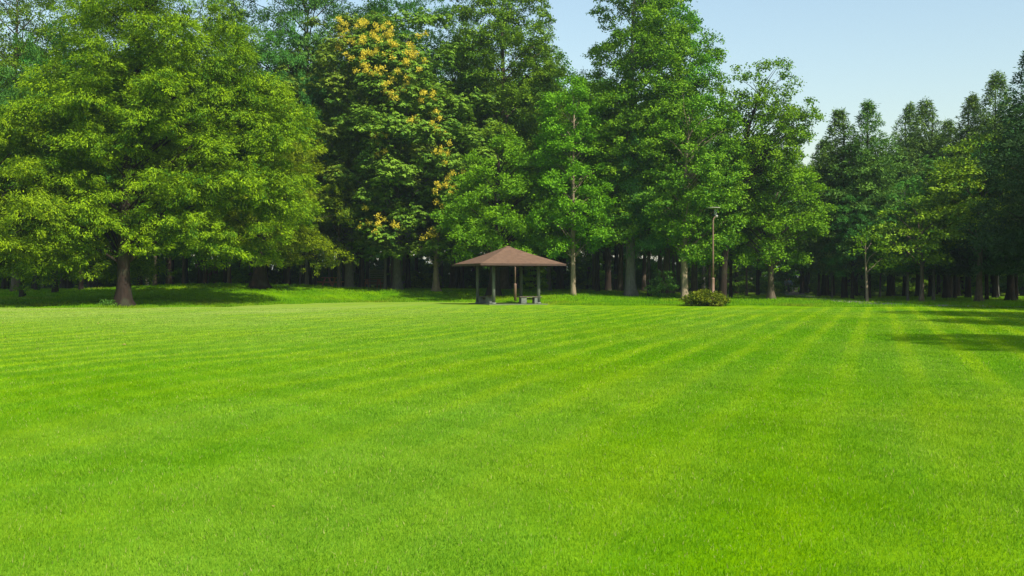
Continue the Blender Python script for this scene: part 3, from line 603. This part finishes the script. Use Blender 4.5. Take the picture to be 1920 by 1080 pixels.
# ------------------------------------------------------------------ park shelter
roofm = newmat("brown roof shingles")
def roof_material():
    m, t, out = newmat("brown roof shingles"); tc = N(t, 'ShaderNodeTexCoord')
    n1 = noise(t, tc.outputs['Object'], 3.0, 5, .65); n2 = noise(t, tc.outputs['Object'], 40, 2, .6)
    br = N(t, 'ShaderNodeTexWave', wave_type='BANDS', bands_direction='Z'); br.inputs['Scale'].default_value = 3.6; br.inputs['Distortion'].default_value = .4; t.links.new(tc.outputs['Object'], br.inputs['Vector'])
    c = mix(t, mapr(t, n1, .3, .7), (.118, .070, .042), (.18, .108, .066)); c = mix(t, mapr(t, n2, .4, .7, 0, .5), c, (.085, .055, .04)); c = mix(t, mapr(t, br.outputs['Fac'], .15, .0, 0, .5), c, (.07, .04, .03))
    p = N(t, 'ShaderNodeBsdfPrincipled'); t.links.new(c, p.inputs['Base Color']); p.inputs['Roughness'].default_value = .9; p.inputs['Specular IOR Level'].default_value = .15
    bp = N(t, 'ShaderNodeBump'); bp.inputs['Strength'].default_value = .5; bp.inputs['Distance'].default_value = .02; t.links.new(n2, bp.inputs['Height']); t.links.new(bp.outputs[0], p.inputs['Normal'])
    t.links.new(p.outputs[0], out.inputs[0]); return m
bpy.data.materials.remove(roofm[0])
conc = plain("weathered concrete", (.09, .11, .09), (.19, .20, .165), 5, .9, .3)
wood = plain("weathered grey brown wood", (.07, .055, .04), (.17, .14, .11), 9, .85, .2, stretch=(1, 8, 8))
postm = plain("grey green posts with painted shade", (.07, .085, .065), (.14, .15, .115), 5, .85, .3, stretch=(4, 4, .6))  # shade on the posts is put into this lowered colour
fascm = plain("dark brown fascia board", (.05, .03, .022), (.09, .055, .04), 5, .8)
slabm = plain("pale paving slab", (.09, .13, .05), (.15, .18, .08), 2, .95, .2)
DS = 69.3; sx_, sy_ = at(952, DS); RZ = R(-20.5); gz = .0
sh = empty("park_shelter", (sx_, sy_, gz), "open sided wooden shelter with brown hipped roof and grey posts at the lawn's far edge", "shelter", rz=-RZ * -1)
sh.rotation_euler = (0, 0, R(21))
# local frame: roof square side a, posts square side b
a, b = 5.55, 2.98; ze, zt = 2.52, 3.62
mb = MB(); h = a / 2; rg = 8
# hipped roof sheet with thickness and slightly concave slopes
def roof_ring(k, dz=0):
    f = k / rg; s_ = h * (1 - f) + .12 * f; z = ze + (zt - ze) * (f ** .96) - .05 * math.sin(math.pi * f) + dz
    return [(-s_, -s_, z), (s_, -s_, z), (s_, s_, z), (-s_, s_, z)]
vs = []; fs = []
for k in range(rg + 1): vs += roof_ring(k)
for k in range(rg):
    for j in range(4): fs.append((k * 4 + j, k * 4 + (j + 1) % 4, k * 4 + 4 + (j + 1) % 4, k * 4 + 4 + j))
fs.append(tuple(rg * 4 + j for j in range(4)))
b0 = len(vs)
for k in range(rg + 1): vs += roof_ring(k, -.07)
for k in range(rg):
    for j in range(4): fs.append((b0 + k * 4 + j, b0 + k * 4 + 4 + j, b0 + k * 4 + 4 + (j + 1) % 4, b0 + k * 4 + (j + 1) % 4))
for j in range(4): fs.append((j, b0 + j, b0 + (j + 1) % 4, (j + 1) % 4))
mb.poly(vs, fs); roof = mb.build("roof", roof_material(), sh)
mb = MB()
for j in range(4):
    an = j * math.pi / 2; c, s_ = math.cos(an), math.sin(an); mb.box((c * (h + .02), s_ * (h + .02), ze - .045), (.035, a + .04 if j % 2 else a - .0, .13), rz=an)
mb.build("fascia", fascm, roof)
mb = MB(); mb.box((0, 0, zt + .02), (.34, .34, .06), top=.6)
mb.build("ridge_cap", roof.data.materials[0], roof)
for j in range(4):
    an = j * math.pi / 2 + math.pi / 4; x, y = math.cos(an) * b / math.sqrt(2), math.sin(an) * b / math.sqrt(2)
    mb = MB(); mb.tube([(x, y, .05), (x, y, 1.2), (x, y, ze + .05)], [.108, .104, .10], 14); p_ = mb.build("post", postm, sh, True)
    mb = MB(); mb.tube([(x, y, .05), (x, y, .12), (x, y, .15)], [.17, .165, .13], 14); mb.build("post_foot", conc, p_, True)
for j in range(4):
    an = j * math.pi / 2; c, s_ = math.cos(an), math.sin(an)
    mb = MB(); mb.box((c * b / 2, s_ * b / 2, ze - .02 + (.002 if j % 2 else 0)), (.10, b + (.25 if j % 2 else -.12), .2), rz=an); mb.build("beam", fascm, sh)
for j in range(4):
    an = j * math.pi / 2 + math.pi / 4; mb = MB(); e = h * 1.36
    mb.tube([(math.cos(an) * e, math.sin(an) * e, ze - .02), (math.cos(an) * .15, math.sin(an) * .15, zt - .16)], [.055, .055], 4); mb.build("hip_rafter", fascm, sh)
mb = MB(); mb.box((0, 0, .015), (3.9, 3.9, .08)); mb.build("floor_slab", slabm, sh, bevel=.015)
# benches: things of their own
def bench(lx, ly, ln, rz, label):
    v = sh.matrix_basis @ Vector((lx, ly, 0)) if False else None
    ca, sa = math.cos(R(21)), math.sin(R(21)); X = sx_ + lx * ca - ly * sa; Y = sy_ + lx * sa + ly * ca
    r = empty("park_bench", (X, Y, .065), label, "bench", rz=R(21) + rz)
    mb = MB()
    for k in range(4): mb.box((0, -.19 + k * .127, .42), (ln, .11, .055))
    mb.build("seat", wood, r, bevel=.008)
    for sgn in (-1, 1): mb = MB(); mb.box((sgn * (ln / 2 - .28), 0, .195), (.36, .42, .39)); mb.build("leg", conc, r, bevel=.015)
    mb = MB(); mb.box((0, 0, .30), (ln - .93, .08, .1)); mb.build("stretcher", fascm, r)
    return r
bench(-b / 2, -.1, 1.9, math.pi / 2, "low slatted bench between the shelter's left posts")
bench(b / 2 - .55, -b / 2 + .15, 1.45, 0, "low slatted bench beside the shelter's right post")

# ------------------------------------------------------------------ lamp posts
brownmetal = plain("red brown painted steel", (.17, .10, .07), (.25, .155, .11), 3, .5, .05)
capm = plain("pale grey lamp cap", (.26, .25, .20), (.36, .35, .28), 3, .5, .05)
gm, t, out = newmat("lamp glass"); gb = N(t, 'ShaderNodeBsdfPrincipled'); gb.inputs['Base Color'].default_value = (.7, .75, .7, 1); gb.inputs['Roughness'].default_value = .15; gb.inputs['Transmission Weight'].default_value = .9; t.links.new(gb.outputs[0], out.inputs[0])
X, Y = at(1337, 71); gz = G(X, Y); r = empty("lamp_post", (X, Y, gz), "tall red brown lamp post with a flat disc top above the golden shrub", "lamp post")
Ht = H_of(71, 389) - gz
mb = MB(); mb.tube([(0, 0, -.05), (0, 0, .06), (0, 0, .08), (0, 0, 1.55), (0, 0, 1.62), (0, 0, 1.66)], [.16, .16, .10, .095, .105, .065], 16); mb.build("base_sleeve", brownmetal, r, True)
mb = MB(); mb.tube([(0, 0, 1.6), (0, 0, 3.5), (0, 0, Ht - .85), (.03, 0, Ht - .72), (.12, 0, Ht - .62), (.22, 0, Ht - .58)], [.06, .05, .042, .042, .042, .05], 12); mb.build("pole", brownmetal, r, True)
mb = MB(); mb.tube([(.22, 0, Ht - .66), (.22, 0, Ht - .56), (.22, 0, Ht - .5)], [.07, .09, .08], 14); hd = mb.build("lamp_head", capm, r, True)
mb = MB(); mb.tube([(.1, 0, Ht - .5), (.1, 0, Ht - .05)], [.07, .10], 16, cap=False); mb.v = [(v[0] + .06, v[1], v[2]) for v in mb.v]; mb.build("glass", gm, hd, True)
mb = MB(); mb.tube([(.06, 0, Ht - .06), (.06, 0, Ht - .03), (.06, 0, Ht), (.06, 0, Ht + .02)], [.30, .40, .38, .1], 24); mb.build("disc_cap", capm, hd, True)
X, Y = at(966, 75.5); gz = G(X, Y); r = empty("lamp_post", (X, Y, gz), "slim reddish post on a thicker base seen through the shelter", "post")
mb = MB(); mb.tube([(0, 0, -.05), (0, 0, 1.2), (0, 0, 1.25), (0, 0, 1.28)], [.10, .095, .105, .055], 14); mb.build("base_sleeve", brownmetal, r, True)
mb = MB(); mb.tube([(0, 0, 1.25), (0, 0, 3.3), (0, 0, 3.32)], [.05, .045, .02], 12); mb.build("pole", brownmetal, r, True)

# ------------------------------------------------------------------ things glimpsed between the trunks
orange = plain("orange brown timber", (.34, .15, .06), (.50, .26, .12), 6, .8, .2)
def table(px, D, label, k=1.0, rz=.3):
    X, Y = at(px, D); r = empty("picnic_table", (X, Y, G(X, Y)), label, "picnic table", rz=rz); r.scale = (k, k, k)
    mb = MB()
    for q_ in range(5): mb.box((0, -.32 + q_ * .16, .74), (1.5, .145, .05))
    mb.build("table_top", orange, r)
    for sy in (-1, 1):
        mb = MB(); mb.box((0, sy * .66, .44), (1.5, .24, .05)); mb.build("seat", orange, r)
    for sx in (-1, 1):
        mb = MB()
        for sy in (-1, 1): mb.tube([(sx * .5, sy * .62, 0), (sx * .5, sy * .2, .72)], [.06, .06], 6)
        mb.box((sx * .56, 0, .40), (.05, 1.5, .09)); mb.build("leg", orange, r)
table(623, 92, "orange brown timber table between dark trunks left of the pale trunk", 1.15, .9)
table(699, 100, "orange brown timber table in grass left of the big flared trunk", 1.15, .4)
X, Y = at(708, 108); fr = empty("slatted_fence", (X, Y, G(X, Y)), "pale horizontal slatted fence panel beside the far timber table", "fence", rz=.2)
pale = plain("pale weathered slats", (.28, .30, .14), (.42, .42, .24), 5, .8)
mb = MB()
for k in range(9): mb.box((0, 0, .35 + k * .18), (1.5, .03, .11))
mb.build("slat_panel", pale, fr)
for sx in (-1, 1): mb = MB(); mb.box((sx * .8, .0, .95), (.09, .09, 2.1)); mb.build("post", pale, fr)
# pale building far behind, standing in for sky gaps and pale strips
X, Y = at(1200, 170); bd = empty("standin_building", (X, Y, 0), "long low pale blue block standing in for sky gaps and pale strips between trunks right of the shelter", "building")
wl = plain("pale blue wall", (.50, .66, .68), (.62, .76, .78), 1, .8, 0); dk = plain("dark window band", (.02, .05, .06), (.04, .08, .09), 2, .3, 0); rf = plain("pale roof", (.5, .52, .5), (.6, .62, .6), 1, .7)
mb = MB(); mb.box((0, 0, 2.0), (17, 5, 4.0)); mb.build("wall", wl, bd)
mb = MB(); mb.box((0, 0, 4.12), (18, 6, .24)); mb.build("roof", rf, bd)
for k in range(6): mb = MB(); mb.box((-7 + k * 2.8, -2.53, 2.5), (1.9, .05, .8)); mb.build("window", dk, bd)
X, Y = at(1165, 128); hg = bush("clipped_hedge", 1165, 128, 9.0, 2.1, 'dark', 'fine', "dark hedge in front of the pale blue stand-in building", "hedge", 89, 60, dens=.5)
hg.scale = (1, .35, 1)

# ------------------------------------------------------------------ person and dog
skin = plain("skin", (.45, .28, .2), (.5, .32, .23), 3, .6, 0); shirt = plain("pale blue grey shirt", (.30, .36, .46), (.36, .42, .52), 3, .9, 0); trou = plain("dark trousers", (.02, .025, .035), (.035, .04, .05), 3, .9, 0); hairm = plain("dark hair", (.015, .012, .01), (.03, .02, .018), 8, .7, 0)
def skinmesh(name, verts, edges, rads, mat, parent, sub=1):
    me = bpy.data.meshes.new(name); me.from_pydata(verts, edges, []); me.update()
    o = link(name, me, mat, parent); m = o.modifiers.new('skin', 'SKIN')
    sv = me.skin_vertices[0].data if me.skin_vertices else None
    if sv is None:
        bpy.context.view_layer.objects.active = o; sv = me.skin_vertices[0].data
    for i, r_ in enumerate(rads): sv[i].radius = (r_ if isinstance(r_, tuple) else (r_, r_))
    sv[0].use_root = True
    m.use_smooth_shade = True
    if sub: s_ = o.modifiers.new('sub', 'SUBSURF'); s_.levels = sub; s_.render_levels = sub
    return o
def person(px, D, label, ph, rz, sc=1.0, top=shirt):
    X, Y = at(px, D); r = empty("person", (X, Y, G(X, Y) + .02), label, "person", rz=rz, group=None); r.scale = (sc,) * 3
    a_ = .22 * ph
    V = [(0, 0, .92), (0, 0, 1.12), (0, 0, 1.36), (0, 0, 1.46), (0, -.01, 1.56), (0, -.01, 1.66),
         (-.18, 0, 1.38), (-.24, -.5 * a_, 1.12), (-.25, -1.1 * a_ - .03, .88), (-.25, -1.2 * a_ - .05, .80), (.18, 0, 1.38), (.24, .5 * a_, 1.12), (.25, 1.0 * a_ - .03, .88), (.25, 1.1 * a_ - .05, .80),
         (-.10, 0, .86), (-.10, a_ - .02, .48), (-.10, 1.2 * a_, .09), (-.10, 1.2 * a_ - .16, .04), (.10, 0, .86), (.10, -a_ - .02, .48), (.10, -1.0 * a_, .09), (.10, -1.0 * a_ - .16, .04)]
    E = [(0, 1), (1, 2), (2, 3), (3, 4), (4, 5), (2, 6), (6, 7), (7, 8), (8, 9), (2, 10), (10, 11), (11, 12), (12, 13), (0, 14), (14, 15), (15, 16), (16, 17), (0, 18), (18, 19), (19, 20), (20, 21)]
    Rr = [.13, .13, .15, .06, .085, .08, .06, .045, .035, .035, .06, .045, .035, .035, .085, .06, .045, .04, .085, .06, .045, .04]
    skinmesh("body", V, E, Rr, skin, r)
    idx = [0, 1, 2, 6, 7, 8, 10, 11, 12]; mp_ = {v: i for i, v in enumerate(idx)}
    skinmesh("shirt", [V[i] for i in idx], [(mp_[i], mp_[j]) for i, j in E if i in mp_ and j in mp_], [Rr[i] + .03 for i in idx], top, r)
    idx = [0, 14, 15, 16, 18, 19, 20]; mp_ = {v: i for i, v in enumerate(idx)}
    skinmesh("trousers", [V[i] for i in idx], [(mp_[i], mp_[j]) for i, j in E if i in mp_ and j in mp_], [Rr[i] + .025 for i in idx], trou, r)
    skinmesh("hair", [(0, .03, 1.58), (0, .02, 1.68)], [(0, 1)], [.09, .085], hairm, r)
    return r
shirt2 = plain("grey green shirt", (.20, .25, .24), (.24, .30, .28), 3, .9, 0)
person(1474.5, 125, "person in a grey green shirt walking on the shaded path, the left one of two", 1, .2, .95, shirt2)
person(1480.0, 125.6, "person in a pale blue shirt and dark trousers walking on the path beside the dog", -1, .1, 1.0)
X, Y = at(1490.5, 124); r = empty("dog", (X, Y, G(X, Y) + .02), "small white dog on the path beside the walking people", "dog", rz=2.6)
furm = plain("white fur", (.62, .6, .52), (.75, .73, .66), 9, .95, .2)
V = [(0, 0, .46), (.2, 0, .47), (.36, 0, .55), (.44, 0, .66), (.56, 0, .64), (.68, 0, .61), (-.22, 0, .47), (-.32, 0, .56), (-.4, 0, .68),
     (.22, .09, .34), (.2, .09, .18), (.22, .09, .03), (.22, -.09, .34), (.25, -.09, .18), (.22, -.09, .03), (-.2, .09, .34), (-.30, .09, .2), (-.25, .09, .03), (-.2, -.09, .34), (-.27, -.09, .2), (-.22, -.09, .03), (.43, .06, .74), (.43, -.06, .74)]
E = [(0, 1), (1, 2), (2, 3), (3, 4), (4, 5), (0, 6), (6, 7), (7, 8), (1, 9), (9, 10), (10, 11), (1, 12), (12, 13), (13, 14), (6, 15), (15, 16), (16, 17), (6, 18), (18, 19), (19, 20), (3, 21), (3, 22)]
Rr = [.12, .14, .09, .085, .06, .035, .11, .04, .02, .06, .035, .03, .06, .035, .03, .07, .04, .03, .07, .04, .03, .025, .025]
skinmesh("body", V, E, Rr, furm, r)
# fallen leaves on the lawn
lf = plain("dry fallen leaf", (.35, .22, .08), (.5, .35, .14), 30, .8)
for (px, py, lab) in ((232, 651, "dry pale leaf lying on the far left lawn"), (511, 958, "small pale leaf lying on the near left lawn"), (184, 609, "dark dry leaf on the grass near the huge tree")):
    D = EYE * F / (py - HY); X, Y = at(px, D); mb = MB()
    q_ = [(-.09, 0, 0), (-.04, -.045, .02), (.03, -.04, .03), (.09, 0, .02), (.03, .045, .03), (-.04, .045, .015), (0, 0, .0)]
    mb.poly([(p[0], p[1], p[2] + .045) for p in q_], [(0, 1, 6), (1, 2, 6), (2, 3, 6), (3, 4, 6), (4, 5, 6), (5, 0, 6)])
    o = mb.build("fallen_leaf", lf); o.location = (X, Y, G(X, Y)); o.scale = (.035 * D ** .5 / .3,) * 3 if False else ((.2 if py > 900 else .7),) * 3; o.rotation_euler = (.2, .1, px); tag(o, lab, "leaf")

# ------------------------------------------------------------------ haze
hm, t, out = newmat("haze air"); pv = N(t, 'ShaderNodeVolumePrincipled'); pv.inputs['Color'].default_value = (.8, 1, .98, 1); pv.inputs['Density'].default_value = .00028; pv.inputs['Anisotropy'].default_value = .3
t.links.new(pv.outputs[0], out.inputs['Volume'])
mb = MB(); mb.box((0, 900, 19), (3300, 3600, 42)); hz = mb.build("haze", hm); tag(hz, "faint summer haze between the trees", "haze", kind='stuff')
